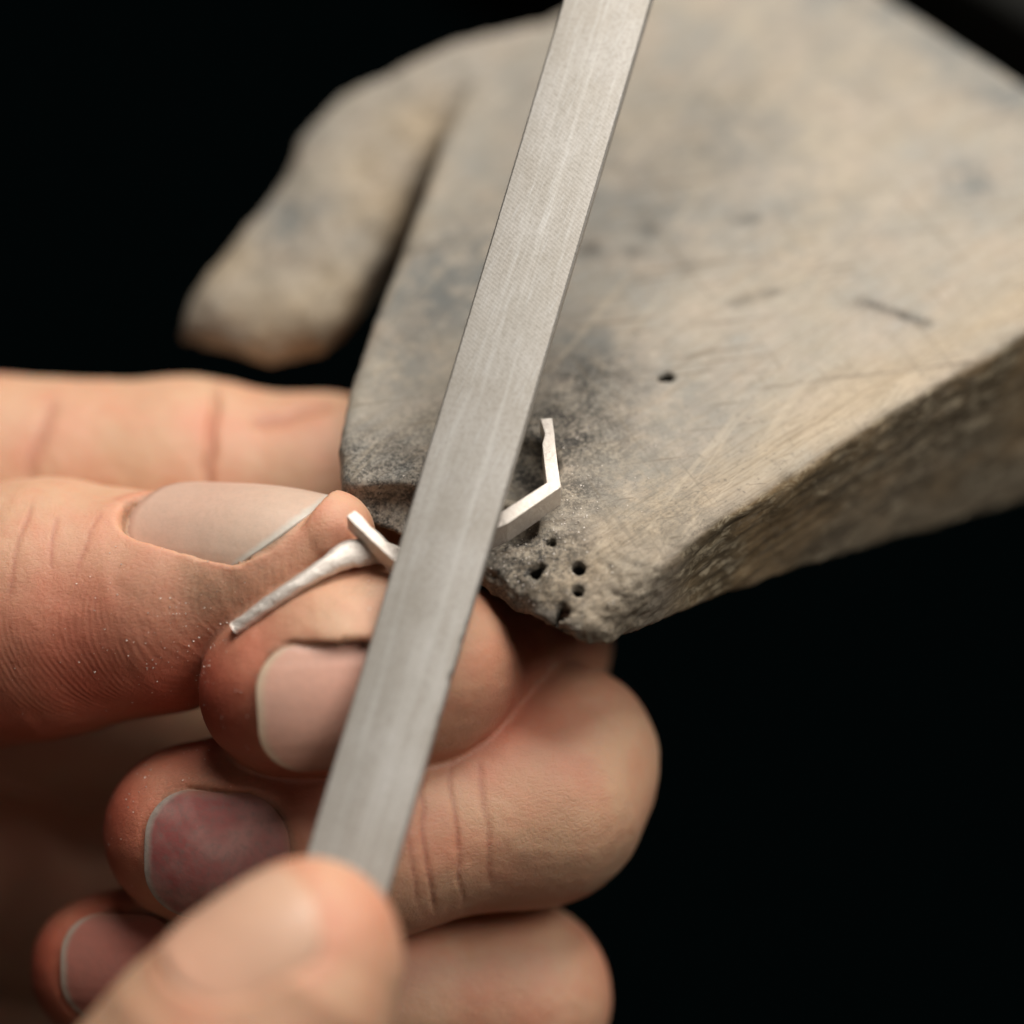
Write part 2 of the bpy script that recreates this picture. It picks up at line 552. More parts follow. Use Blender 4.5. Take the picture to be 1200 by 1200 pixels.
HOLES = [(781, 442, 0.62, 9, 0), (630, 668, 0.72, 6, -.4), (678, 664, 0.5, 6, -.4), (677, 692, 0.52, 5, -.8), (660, 714, 0.56, 5, -1.2), (646, 636, 0.40, 3, 0)]
HOLES_W = []
GROOVE = [(W(610, 546, 0), (3.2, 3.6, 2.6)), (W(455, 604, -1.0), (4.6, 3.0, 2.2)), (W(535, 622, -1), (7.0, 2.4, 2.2))]
BEV = nrm(np.array([-0.03, -0.40, 0.90]))                   # worn slope of the nose
BEV_P = W(720, 640, 0)


def pin_sdf(P):
    x, y, z = P[..., 0], P[..., 1], P[..., 2]
    side_shift = 0.14 * z
    d2 = poly_sdf(P, MAIN) - 0.2
    d2 = d2 - side_shift * 0.15
    # thickness grows from the nose back to the bench
    s = (x - F(NOSE[0])) * F(edge_dir[0]) + (y - F(NOSE[1])) * F(edge_dir[1])
    thick = 5.6 + 0.37 * np.maximum(s, -5)
    d = smax(d2, z, 1.5)
    d = smax(d, (x - F(BEV_P[0])) * F(BEV[0]) + (y - F(BEV_P[1])) * F(BEV[1]) + z * F(BEV[2]), 2.0)
    d = smax(d, -(z + thick) * 0.96, 1.2)
    # far prong, sagging lower
    q = np.clip(((x - F(PT[0])) * F(prong_dir[0]) + (y - F(PT[1])) * F(prong_dir[1])) / F(prong_len), -0.6, 1.0)
    top = -9.0 + 8.6 * q
    e2 = poly_sdf(P, PRONG)
    e = smax(e2 - 0.5 - 0.12 * (z - top), (z - top), 2.4)
    for fn_, fp_ in PRONG_CUTS:
        e = smax(e, (x - F(fp_[0])) * F(fn_[0]) + (y - F(fp_[1])) * F(fn_[1]) + (z - F(fp_[2])) * F(fn_[2]), 1.5)
    e = smax(e, -(z - top + 4.6 + 9 * np.clip(q, 0, 1)), 2.0)
    d = smin(d, e, 0.9)
    for c, r, dp in HOLES_W:
        an = np.arctan2(y - F(c[1]), x - F(c[0]))
        hd = np.sqrt((x - F(c[0])) ** 2 + (y - F(c[1])) ** 2) - F(r) * (1 + (0.16 * np.sin(2 * an + c[0] * 9) + 0.10 * np.sin(3 * an + c[1] * 7)) * (r > 0.55))
        hd = np.maximum(hd, -(z - F(c[2]) + dp))
        d = smax(d, -hd, 0.18)
    for c, r in GROOVE:
        k = np.sqrt(((x - F(c[0])) / r[0]) ** 2 + ((y - F(c[1])) / r[1]) ** 2 + ((z - F(c[2])) / r[2]) ** 2)
        d = smax(d, -(k - 1) * min(r), 0.8)
    return d


def pin_hit(px, py):
    zs = np.linspace(14, -40, 1400)
    pts = v2w(np.array([V(px, py, z) for z in zs]))
    d_ = pin_sdf(pts.astype(F))
    return pts[int(np.argmax(d_ < 0))]


HITS = [(pin_hit(x, y), r, dp) for x, y, r, dp, _ in HOLES]
HOLES_W = HITS
v, q, N = sdf_mesh(pin_sdf, (-34, -18, -34), (58, 78, 2.5), 0.46)


def gauss(v, c, r):
    return np.exp(-(((v - c) / r) ** 2).sum(-1))


up = N[:, 2]
nose_m = np.clip(1.15 * gauss(v[:, :2], W(690, 715, -2)[:2], np.array([8.5, 7.5])), 0, 1)
chew = np.clip(nose_m + 0.6 * gauss(v[:, :2], W(590, 660, -1)[:2], np.array([7, 5])), 0, 1)
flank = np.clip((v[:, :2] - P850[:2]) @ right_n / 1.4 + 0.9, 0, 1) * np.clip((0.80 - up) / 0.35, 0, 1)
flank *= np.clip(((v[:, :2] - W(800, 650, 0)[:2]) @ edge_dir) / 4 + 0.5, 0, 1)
disp = 0.10 * fbm(v * 0.18, 3) + (poly_sdf(v.astype(F), MAIN) > 0.4) * (up > -0.5) * 0.3 * fbm(v * 0.22 + 9, 3) * (v[:, 0] < -2) + chew * (0.24 * fbm(v * np.array([0.75, 0.75, 0.9]), 4, 0.62)) + 0.05 * fbm(v * 0.9, 3)
edge_dist = np.abs((v[:, :2] - P850[:2]) @ right_n)
disp += 0.12 * np.clip(1 - edge_dist / 3, 0, 1) * fbm(v * 0.35, 3)
disp += flank * 0.12 * fbm(np.stack([v[:, :2] @ edge_dir * 0.25, v[:, :2] @ right_n, v[:, 2] * 0.9], 1), 4)
v = v + N * disp[:, None]
xy = v[:, :2]
soot = np.zeros(len(v)); stain = np.zeros(len(v)); pit = np.zeros(len(v))
for px, py, r, a in [(615, 650, 5.0, 1.0), (655, 640, 3.0, .8), (662, 505, 6, 1.0), (692, 455, 5.0, .85), (668, 580, 4, .7), (445, 590, 4.0, 1.0), (420, 545, 4.5, .85), (470, 545, 4.5, .8), (500, 570, 5, .9),
                     (625, 540, 3.0, 1.0), (480, 380, 5, .35), (640, 690, 5, .65), (690, 725, 5, .4), (735, 690, 4, .35), (580, 690, 4, .9), (640, 460, 3.5, .5), (735, 545, 8, .22), (800, 610, 6, .3), (540, 520, 6, .7),
                     (220, 355, 2.5, .8), (345, 215, 4, .4), (310, 330, 3.5, .25), (370, 395, 4, .6), (690, 297, 1.1, .9), (480, 296, 0.9, .8), (760, 272, 1.1, .6), (805, 315, 1.0, .5), (745, 300, .8, .5)]:
    soot = np.maximum(soot, a * gauss(xy, W(px, py, -9 if px < 400 and py < 450 else -0.5)[:2], r))
for px, py, r, a in [(535, 335, 6, 1.0), (500, 350, 5, .8), (560, 290, 5, .7), (470, 430, 5, .55), (720, 230, 10, .45), (860, 170, 10, .5), (740, 560, 8, .40), (900, 260, 9, .4), (430, 240, 5, .35),
                     (1133, 215, 2.6, 1.0), (1120, 222, 2.0, .9), (780, 480, 9, .35), (690, 420, 6, .55), (1000, 60, 12, .35), (640, 110, 8, .3), (1075, 15, 6, .95), (1140, 58, 6, .95), (1195, 98, 6, .95), (1000, -15, 6, .8), (340, 200, 4, .8), (250, 310, 4, .6)]:
    stain = np.maximum(stain, a * gauss(xy, W(px, py, -0.5)[:2], r))


def scratch(p0, p1, w, a, arr):
    a0, a1 = W(*p0)[:2], W(*p1)[:2]
    dd = a1 - a0
    h = np.clip(((xy - a0) @ dd) / (dd @ dd), 0, 1)
    dist = np.linalg.norm(xy - a0 - h[:, None] * dd, axis=1)
    return np.maximum(arr, a * np.exp(-(dist / w) ** 2) * (up > 0.6))


soot = scratch((1010, 355), (1085, 378), 0.55, 1.0, soot)
soot = scratch((860, 355), (910, 340), 0.5, .6, soot)
soot = scratch((860, 258), (888, 256), 0.6, .6, soot)
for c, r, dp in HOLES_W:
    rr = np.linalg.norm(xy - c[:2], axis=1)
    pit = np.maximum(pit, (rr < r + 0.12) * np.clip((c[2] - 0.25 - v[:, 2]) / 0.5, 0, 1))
edge_m = np.clip(1 - np.abs((xy - P850[:2]) @ right_n + 3.0) / 4.5, 0, 1) * np.clip((up - 0.5) / 0.3, 0, 1)
edge_m = np.maximum(edge_m, 0.7 * nose_m * (soot < 0.4))  # paler nose patches paint in the sheen near the tip
for px, py, zz, r_, a_ in [(500, 150, -3, 3.5, .9), (460, 250, -6, 3.5, .9), (415, 350, -9, 4, .9), (365, 385, -10, 4, .9), (300, 390, -10, 4, .7), (430, 200, -5, 3, .5), (270, 300, -8.5, 3, .5)]:
    edge_m = np.maximum(edge_m, 1.5 * a_ * gauss(xy, W(px, py, zz)[:2], r_))
prong_m = np.clip(-poly_sdf(v.astype(F), PRONG) + 1.5, 0, 1) * (poly_sdf(v.astype(F), MAIN) > 0.5)
v0_pin, n0_pin = v, N
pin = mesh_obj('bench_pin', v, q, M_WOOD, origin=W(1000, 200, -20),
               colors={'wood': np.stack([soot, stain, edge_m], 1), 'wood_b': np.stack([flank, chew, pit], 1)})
tag(pin, 'worn forked wooden bench pin, stained and drilled, with a chewed nose', 'bench pin')


# ------------------------------------------------------------------ hands: one continuous surface each, nails as parts
def K(px, py, z, r):
    return V(px, py, z), r / PX * (D - z) / D


class Nail:
    def __init__(s, c, axis, normal, half_w, length, R, Rl=22.0, rd=0.72, skew=0.0):
        s.rd = rd; s.skew = skew
        s.a = nrm(axis)
        n = np.asarray(normal, float); s.n = nrm(n - (n @ s.a) * s.a)
        s.t = np.cross(s.n, s.a)
        s.c = np.asarray(c, float); s.w = half_w; s.L = length; s.R = R; s.Rl = Rl

    def local(s, P):
        q = P - s.c.astype(F)
        return q @ s.a.astype(F), q @ s.t.astype(F), q @ s.n.astype(F)

    def height(s, a, t):
        tt = np.clip(np.abs(t) / s.R, 0, 0.97)
        return s.R * (np.sqrt(1 - tt * tt) - 1) - a * np.abs(a) / (2 * s.Rl) * (a > 0)

    def foot(s, a, t, grow=0.0):
        # rounded box, rounder at the root, slanted by skew
        a = a - s.skew * t
        rc = np.where(a < 0, 0.85 * s.w, s.rd * s.w)
        qx = np.abs(a) - (s.L / 2 + grow) + rc
        qy = np.abs(t) - (s.w + grow) + rc
        return np.sqrt(np.maximum(qx, 0) ** 2 + np.maximum(qy, 0) ** 2) + np.minimum(np.maximum(qx, qy), 0) - rc

    def carve(s, P, d):
        a, t, h = s.local(P)
        f = s.foot(a, t, 0.12)
        f = np.where(a > 0, s.foot(np.maximum(a - 0.35, s.skew * t), t, 0.12), f)
        reg = np.maximum(f, -(h - s.height(a, t) + 0.12))
        near = (a > -s.L * 0.8) & (a < s.L * 0.5 + 3.0) & (np.abs(t) < s.w * 1.4) & (h > -s.w) & (h < 3)
        return np.where(near, smax(d, -reg, 0.5), d)

    def mesh(s):
        na, nt = 34, 28
        us = np.linspace(-1, 1, nt)
        vs = (1 - np.cos(np.linspace(0, math.pi, na))) / 2
        top = []; att = []
        rcp, rcd = 0.85 * s.w, s.rd * s.w
        for vv in vs:
            for u in us:
                # map the square to the rounded-box outline, columns run along the nail
                t = s.w * math.sin(u * math.pi / 2)
                k0 = max(0.0, abs(t) - (s.w - rcp)); a0 = -s.L / 2 + rcp - math.sqrt(max(rcp * rcp - k0 * k0, 0))
                k1 = max(0.0, abs(t) - (s.w - rcd)); a1 = s.L / 2 - rcd + math.sqrt(max(rcd * rcd - k1 * k1, 0))
                a = a0 + (a1 - a0) * vv + s.skew * t
                h = float(s.height(np.array(a), np.array(t)))
                top.append((a, t, h))
                att.append(((a1 + s.skew * t - a) / 10, (u + 1) / 2, min(1.0, min((a - s.skew * t - a0), (s.w - abs(t)) * 1.0) / 5)))
        top = np.array(top); att = np.array(att)
        # a little lengthwise ribbing and an uneven free edge
        top[:, 2] += 0.02 * np.sin(top[:, 1] * 5.1) + 0.015 * np.sin(top[:, 1] * 11.7 + 1)
        bot = top.copy(); bot[:, 2] -= 0.42
        P = np.concatenate([top, bot])
        w = s.c + P[:, :1] * s.a + P[:, 1:2] * s.t + P[:, 2:] * s.n
        f = []
        nn = na * nt
        for i in range(na - 1):
            for j in range(nt - 1):
                a, b, c, d = i * nt + j, i * nt + j + 1, (i + 1) * nt + j + 1, (i + 1) * nt + j
                f.append((a, d, c, b)[::-1]); f.append((a + nn, b + nn, c + nn, d + nn)[::-1])
        ring = [j for j in range(nt)] + [i * nt + nt - 1 for i in range(1, na)] + [(na - 1) * nt + j for j in range(nt - 2, -1, -1)] + [i * nt for i in range(na - 2, 0, -1)]
        for k in range(len(ring)):
            a, b = ring[k], ring[(k + 1) % len(ring)]
            f.append((a, b, b + nn, a + nn)[::-1])
        return w, f, np.concatenate([att, att])


class Hand:
    def __init__(s):
        s.fingers = []; s.nails = []; s.owner = []; s.k_between = 0.7

    def finger(s, pts, k=3.0, nail=None):
        s.fingers.append(([K(*p) for p in pts], k))

    def base(s, P, nails=False):
        d = None
        for fi, (pts, k) in enumerate(s.fingers):
            f = None
            for (a, ra), (b, rb) in zip(pts[:-1], pts[1:]):
                c = cone(P, a, b, ra, rb)
                f = c if f is None else smin(f, c, F(k))
            if nails:
                for n, ow in zip(s.nails, s.owner):
                    if ow == fi:
                        f = n.carve(P, f)
            d = f if d is None else smin(d, f, F(s.k_between))
        return d

    def __call__(s, P):
        return s.base(P, True)

    def seat(s, q, n, start=0.0):
        """walk from an axis point q out along n to the skin."""
        t = np.linspace(start, 16, 700)
        d = s.base((q + t[:, None] * n).astype(F))
        i = int(np.argmax(d > 0))
        return q + t[i] * n

    def add_nail(s, own, q, axis, normal, half_w, L, R, sink=0.12, Rl=22.0, dip=0.25, rd=0.72, skew=0.0):
        a = nrm(axis); n = np.asarray(normal, float); n = nrm(n - (n @ a) * a)
        q = np.asarray(q, float)
        c = s.seat(q, n)
        # lay the plate along the skin: root a little sunk, front level
        c0 = s.seat(q - a * L * 0.46, n) - 0.15 * n
        c1 = s.seat(q + a * L * 0.22, n) - dip * n
        a = nrm(c1 - c0); n = nrm(n - (n @ a) * a)
        c = c - sink * n
        nl = Nail(c, a, n, half_w, L, R, Rl, rd, skew)
        s.nails.append(nl); s.owner.append(own)
        return nl


hand = Hand()
# joints as (image x, image y, towards camera mm, radius px)
hand.finger([(-330, 800, -22, 190), (-120, 735, -15, 165), (60, 712, -11, 142), (190, 706, -8, 120), (300, 666, -5, 86), (387, 626, -1.6, 53)], 3.5)     # thumb
hand.finger([(334, 808, -0.8, 101), (400, 788, -0.6, 115), (480, 772, -3.5, 117), (602, 752, -23, 106), (520, 660, -30, 108), (380, 585, -27, 116), (220, 572, -27, 122), (-170, 565, -30, 135)], 3.0)
hand.finger([(226, 975, -8, 104), (300, 978, -6.5, 112), (420, 985, -5.5, 113), (628, 934, -11, 120), (656, 892, -14, 106), (540, 850, -30, 112), (-150, 790, -42, 140)], 3.0)
hand.finger([(120, 1135, -14, 84), (180, 1140, -13, 94), (320, 1160, -11, 102), (600, 1168, -17, 107), (480, 1090, -34, 108), (-150, 990, -50, 135)], 3.0)
hand.finger([(110, 1320, -22, 76), (300, 1330, -19, 88), (500, 1345, -26, 92), (380, 1280, -42, 95), (-150, 1170, -56, 120)], 3.0)
# palm
hand.finger([(-150, 565, -34, 150), (-170, 790, -46, 160), (-170, 990, -52, 155), (-150, 1170, -56, 135)], 4.0)
hand.finger([(-170, 800, -44, 170), (-450, 850, -40, 240)], 4.0)
hand.finger([(-330, 800, -24, 195), (-450, 880, -36, 235), (60, 1030, -44, 150)], 4.0)

n_thumb = hand.add_nail(0, V(296, 662, -6), (0.88, 0.0, 0.46), (-0.10, 0.77, 0.63), 5.7, 15.5, 6.5, sink=0.10, Rl=28.0, dip=0.15, rd=0.97, skew=0.36)
n_index = hand.add_nail(1, V(385, 812, -0.5), (-0.97, -0.06, 0.10), (-0.06, -0.12, 0.98), 5.3, 12.5, 9.2)
n_middle = hand.add_nail(2, V(248, 985, -8), (-0.97, 0.02, 0.10), (-0.10, -0.06, 0.98), 5.4, 13.0, 9.6)
n_ring = hand.add_nail(3, V(136, 1125, -14), (-0.96, 0.0, 0.12), (-0.20, 0.02, 0.97), 4.6, 11.0, 7.8)


def hand_mesh(h, lo, hi, step, redspots, dirtspots, ridgespots, creases, origin, name, seed=0):
    v, q, N = sdf_mesh(h, lo, hi, step)
    # joint creases and soft unevenness, displaced along the normal
    disp = 0.07 * fbm(v * 0.30 + seed, 3) + 0.02 * fbm(v * 1.3 + seed, 2)
    dark = np.zeros(len(v))
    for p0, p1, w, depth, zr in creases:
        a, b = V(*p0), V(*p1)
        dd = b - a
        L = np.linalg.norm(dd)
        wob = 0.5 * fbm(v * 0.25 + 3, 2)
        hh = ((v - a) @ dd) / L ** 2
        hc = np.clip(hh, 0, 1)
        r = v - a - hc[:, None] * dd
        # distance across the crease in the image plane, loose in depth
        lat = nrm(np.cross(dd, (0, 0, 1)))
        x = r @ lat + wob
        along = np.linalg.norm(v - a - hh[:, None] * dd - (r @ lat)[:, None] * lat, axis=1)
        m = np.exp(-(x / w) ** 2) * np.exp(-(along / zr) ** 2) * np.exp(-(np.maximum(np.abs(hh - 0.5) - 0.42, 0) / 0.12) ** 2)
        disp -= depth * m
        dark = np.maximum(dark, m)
    # small ring of puffed flesh round each nail
    for nl in h.nails:
        a, t, hgt = nl.local(v)
        f = nl.foot(a, t, 0.12)
        m = np.exp(-((f - 0.9) / 0.7) ** 2) * np.clip((nl.L * 0.30 - a) / 3, 0, 1) * np.exp(-((hgt - nl.height(a, t)) / 2.0) ** 2)
        disp += 0.16 * m
    v2 = v + N * disp[:, None]
    red = np.full(len(v), 0.06); dirt = np.zeros(len(v)); ridge = np.zeros(len(v))

    def spots(arr, lst):
        for px, py, z, r, a in lst:
            arr = np.maximum(arr, a * gauss(v, V(px, py, z), r))
        return arr
    red = spots(red, redspots); dirt = spots(dirt, dirtspots); ridge = spots(ridge, ridgespots)
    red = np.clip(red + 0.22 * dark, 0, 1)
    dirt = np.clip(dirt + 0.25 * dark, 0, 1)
    for nl in h.nails:
        a, t, hgt = nl.local(v)
        f = nl.foot(a, t, 0.0)
        near = np.abs(hgt - nl.height(a, t)) < 1.2
        dirt = np.maximum(dirt, 0.55 * np.exp(-((f - 0.1) / 0.35) ** 2) * near * (a < nl.L * 0.42))
        red = np.maximum(red, 0.30 * np.exp(-((f - 1.0) / 1.2) ** 2) * near)
        ridge = ridge * np.clip(np.abs(f) / 2.0, 0, 1)
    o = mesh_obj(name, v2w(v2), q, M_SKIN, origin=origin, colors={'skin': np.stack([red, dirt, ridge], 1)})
    return o, v2, N


RED = [(245, 830, 2, 9, 1.0), (285, 770, 5, 6, .65), (330, 900, 2, 8, .75), (420, 720, 4, 3, .25), (150, 960, -6, 8, .95), (240, 890, -4, 7, .8), (60, 1130, -12, 8, .95), (120, 1070, -10, 7, .8),  # flushed tips, plus red painting the shade on thumb and forefinger undersides
       (100, 800, -2, 11, .85), (200, 825, -2, 9, .95), (20, 830, -6, 12, .8), (150, 745, 0, 5, .35), (400, 640, 1, 5, .30), (340, 690, 0, 5, .35), (760, 950, -10, 7, .18), (655, 900, -2, 5, .28), (110, 630, -2, 6, .22),
       (700, 1130, -16, 6, .40), (250, 520, -20, 4, .35), (340, 490, -20, 5, .25), (60, 520, -22, 6, .25), (560, 800, -6, 9, .75), (620, 780, -16, 8, .6), (-60, 860, -20, 14, .7), (300, 880, -4, 8, .6), (400, 1090, -6, 9, .45), (600, 1070, -6, 7, .35), (600, 1200, -10, 8, .3), (500, 990, 2, 5, .35), (-20, 1000, -35, 25, .35)]
DIRT = [(250, 705, 2, 4.2, .60), (320, 690, 2, 4.0, .35), (180, 690, 2, 4, .25), (300, 665, 3, 2.0, .45), (200, 690, 3, 2.2, .30), (395, 735, 5, 2.4, .35), (430, 690, 4, 2.4, .40), (430, 745, 4, 3, .6), (200, 890, 0, 4, .55), (250, 885, 0, 5, .5),
        (305, 900, 0, 5, .45), (410, 600, 2, 1.2, .2)]
RIDGE = [(110, 790, -2, 7, .6), (230, 770, 0, 7, .7), (300, 710, 2, 5, .6), (20, 810, -3, 7, .5), (420, 690, 4, 4, .35)]
CREASE = [((250, 455, -20), (248, 575, -20), 0.38, 0.6, 9), ((300, 500, -20), (385, 470, -20), 0.6, 0.35, 9), ((60, 470, -22), (40, 560, -22), 0.8, 0.15, 9),
          ((497, 905, 1), (508, 1070, 1), 0.22, 0.16, 7), ((530, 900, 1), (545, 1060, 1), 0.20, 0.15, 7), ((566, 900, 1), (578, 1040, 1), 0.25, 0.10, 7), ((480, 920, 1), (488, 1060, 1), 0.2, 0.08, 7),
          ((38, 590, -3), (12, 700, -1), 0.22, 0.07, 6), ((70, 610, -3), (62, 668, -1), 0.16, 0.06, 6), ((112, 600, -2), (95, 670, -1), 0.16, 0.05, 6), ((0, 600, -3), (-20, 720, -1), 0.25, 0.08, 6)]

hand_o, hv, hN = hand_mesh(hand, V(-130, 1330, 0) * [1, 1, 0] + [0, 0, -62], V(800, 395, 0) * [1, 1, 0] + [0, 0, 9], 0.52, RED, DIRT, RIDGE, CREASE, v2w(V(-100, 900, -40)), 'hand')
tag(hand_o, 'bare hand with curled fingers pinching the silver ring under the bench pin', 'hand')
M_NAIL = nail_material('fingernail_plain', stain=0.12)
M_NAIL_T = nail_material('fingernail_pale', bed=(0.62, 0.445, 0.34), edge=(0.58, 0.54, 0.47), stain=0.10)
M_NAIL_B = nail_material('fingernail_bruised', bed=(0.42, 0.23, 0.20), edge=(0.37, 0.33, 0.28), stain=0.5, bruise=(0.30, 0.080, 0.075))
M_NAIL_R = nail_material('fingernail_reddish', bed=(0.44, 0.17, 0.13), edge=(0.42, 0.36, 0.29), stain=0.15)
for nl, m, lab in ((n_thumb, M_NAIL_T, 'long pale thumb nail'), (n_index, M_NAIL, 'pink nail of the forefinger'), (n_middle, M_NAIL_B, 'bruised purple grey-smudged nail'), (n_ring, M_NAIL_R, 'reddish nail with a whitish free edge')):
    w, f, att = nl.mesh()
    o = mesh_obj('fingernail', v2w(w), f, m, parent=hand_o, origin=v2w(nl.c), colors={'nail': att})
    o['label'] = lab

# second hand: thumb pressing down the near end of the file
hand2 = Hand()
hand2.finger([(60, 1560, 12, 230), (170, 1400, 22, 185), (268, 1250, 24, 150), (340, 1150, 24, 118), (366, 1108, 23.5, 96)], 4.0)
hand2.finger([(60, 1580, 12, 240), (260, 1560, 4, 160), (380, 1480, -4, 110)], 4.0)
n2 = hand2.add_nail(0, V(345, 1135, 24), (0.70, 0.68, 0.05), (-0.36, 0.62, 0.68), 5.6, 11.5, 8.0)
hand2_o, h2v, h2N = hand_mesh(hand2, V(-20, 1330, 0) * [1, 1, 0] + [0, 0, -8], V(520, 960, 0) * [1, 1, 0] + [0, 0, 42], 0.6,
                              [(440, 1090, 27, 5, .35), (250, 1180, 33, 8, .2), (440, 1170, 20, 6, .3), (200, 1100, 20, 6, .2)], [], [], [], v2w(V(90, 1330, 17)), 'hand', 5)
tag(hand2_o, 'blurred foreground thumb of the other hand pressing on the steel file', 'hand')
w, f, att = n2.mesh()
o = mesh_obj('fingernail', v2w(w), f, nail_material('fingernail_near', bed=(0.645, 0.40, 0.275), edge=(0.645, 0.405, 0.28), stain=0.0), parent=hand2_o, origin=v2w(n2.c), colors={'nail': att})

# ------------------------------------------------------------------ flat file
c0 = V(528, 620, 5.6)
top_c = V(713, 0, 5.6 - 13.0)
fd = nrm(top_c - c0)
fn = nrm(np.array([0, 0, 1.0]) - fd[2] * fd)
roll = math.radians(7)
fw = np.cross(fd, fn)
fn, fw = fn * math.cos(roll) - fw * math.sin(roll), fw * math.cos(roll) + fn * math.sin(roll)
HW, TH = 3.62, 0.62
ts = np.linspace(-62, 95, 560)
rows = []
nick = [(-12.2, 0.45, .22), (-9.0, 0.35, .14), (-7.6, .25, .10), (-15.8, .3, .10), (6, .3, .06)]
for t in ts:
    hw = HW * (1 + 0.00035 * t)
    kn = sum(a * math.exp(-((t - c) / ww) ** 2) for c, ww, a in nick) + 0.008 * math.sin(t * 9.1 + 1)
    kl = 0.008 * math.sin(t * 7.7)
    bz = 0.14
    crown = lambda x: TH + 0.16 * (1 - (x / hw) ** 2)
    prof = [(-hw + kl, -TH + bz), (-hw + kl, TH - bz), (-hw + bz + kl, crown(hw - bz))]
    prof += [(f_ * hw, crown(f_ * hw)) for f_ in (-.8, -.6, -.4, -.2, 0, .2, .4, .6, .8)]
    prof += [(hw - bz * 1.2 - kn, crown(hw - bz)), (hw - kn * .8, TH - bz * 1.2), (hw - kn * 0.3, -TH + bz), (hw - bz, -TH), (0, -TH), (-hw + bz, -TH)]
    rows.append([(x, t, z) for x, z in prof])
rows = np.array(rows); nr, npf = rows.shape[:2]
fv = rows.reshape(-1, 3)
ff = [(i * npf + j, i * npf + (j + 1) % npf, (i + 1) * npf + (j + 1) % npf, (i + 1) * npf + j) for i in range(nr - 1) for j in range(npf)]
ff.append(tuple(range(npf))[::-1]); ff.append(tuple((nr - 1) * npf + j for j in range(npf)))
me = bpy.data.meshes.new('file')
me.from_pydata([tuple(x * MM) for x in fv], [], ff); me.update()
bm = bmesh.new(); bm.from_mesh(me); bmesh.ops.recalc_face_normals(bm, faces=bm.faces[:]); bm.to_mesh(me); bm.free()
me.materials.append(M_FILE)
for p in me.polygons:
    p.use_smooth = True
me.set_sharp_from_angle(angle=math.radians(25))
file_o = bpy.data.objects.new('file', me); link(file_o)
R3 = np.stack([v2w(fw), v2w(fd), v2w(fn)], 1)
mw = Matrix([list(R3[i]) + [v2w(c0)[i] * MM] for i in range(3)] + [[0, 0, 0, 1]])
file_o.matrix_world = mw
tag(file_o, 'long flat grey steel file lying across the ring and bench pin', 'file')

# ------------------------------------------------------------------ silver ring: open bracket on a tapered shank
ring_o = bpy.data.objects.new('ring', None); link(ring_o)
ring_o.empty_display_size = 0.005
ring_o.location = tuple(W(540, 625, 1) * MM)
tag(ring_o, 'unfinished silver ring with open angular bracket held under the file', 'ring')


def strip(name, pts, ht, th_list, mat, parent, notch=True):
    """flat strip standing on edge along pts (top edge centre line, world mm); thickness in plan per point."""
    pts = np.array(pts)
    n = len(pts)
    L, Rr = [], []
    for i in range(n):
        d0 = nrm((pts[i] - pts[i - 1])[:2]) if i else None
        d1 = nrm((pts[i + 1] - pts[i])[:2]) if i < n - 1 else None
        if d0 is None: d0 = d1
        if d1 is None: d1 = d0
        m = nrm(d0 + d1); pn = np.array([-m[1], m[0]])
        k = 1 / max(0.45, m @ d1)
        L.append(pts[i] + np.append(pn * th_list[i][0] * k, 0))
        Rr.append(pts[i] - np.append(pn * th_list[i][1] * k, 0))
    dn = np.array([0, 0.0, -1.0])
    V4 = []
    for l, r, hh in zip(L, Rr, ht):
        V4 += [l, r, r + dn * hh, l + dn * hh]
    f = []
    for i in range(n - 1):
        a = i * 4
        for j in range(4):
            f.append((a + j, a + (j + 1) % 4, a + 4 + (j + 1) % 4, a + 4 + j))
    f.append((3, 2, 1, 0)); b = (n - 1) * 4
    f.append((b, b + 1, b + 2, b + 3))
    org = np.array(pts[n // 2])
    me = bpy.data.meshes.new(name)
    me.from_pydata([tuple((np.array(x) - org) * MM) for x in V4], [], f); me.update()
    bm = bmesh.new(); bm.from_mesh(me); bmesh.ops.recalc_face_normals(bm, faces=bm.faces[:])
    bmesh.ops.bevel(bm, geom=bm.edges[:], offset=0.07 * MM, segments=2, affect='EDGES', profile=0.5, clamp_overlap=True)
    bm.to_mesh(me); bm.free()
    me.materials.append(mat)
    o = bpy.data.objects.new(name, me)
    o.location = tuple((org - np.array(ring_o.location) / MM) * MM)
    link(o, parent)
    return o


ZT = 2.4
br = [W(411, 601, 2.7), W(419, 609, 2.55), W(430, 619, 2.2), W(440, 629, 1.8), W(464, 652, 0.7), W(540, 631, 1.2), W(590, 607, 2.0), W(649, 568, 2.2), W(646, 545, 2.2), W(643, 520, 2.2), W(642, 508, 2.2), W(640, 490, 2.2)]
w0 = 0.50
th = [(w0 * .9, w0 * .9), (w0 * 1.1, w0), (w0 * .7, w0), (w0, w0), (w0, w0), (w0 * 1.1, w0 * 1.1), (w0 * 1.3, w0 * 1.3), (w0 * 1.15, w0 * 1.15), (w0 * 1.15, w0 * 1.1), (w0 * 1.1, w0 * 1.1), (w0 * .5, w0 * 1.1), (w0 * 1.05, w0 * 1.0)]
strip('bracket', br, [1.6, 1.6, 1.6, 1.6, 2.2, 2.4, 2.4, 2.4, 2.2, 2.0, 1.8, 1.6], th, M_SILVER, ring_o)

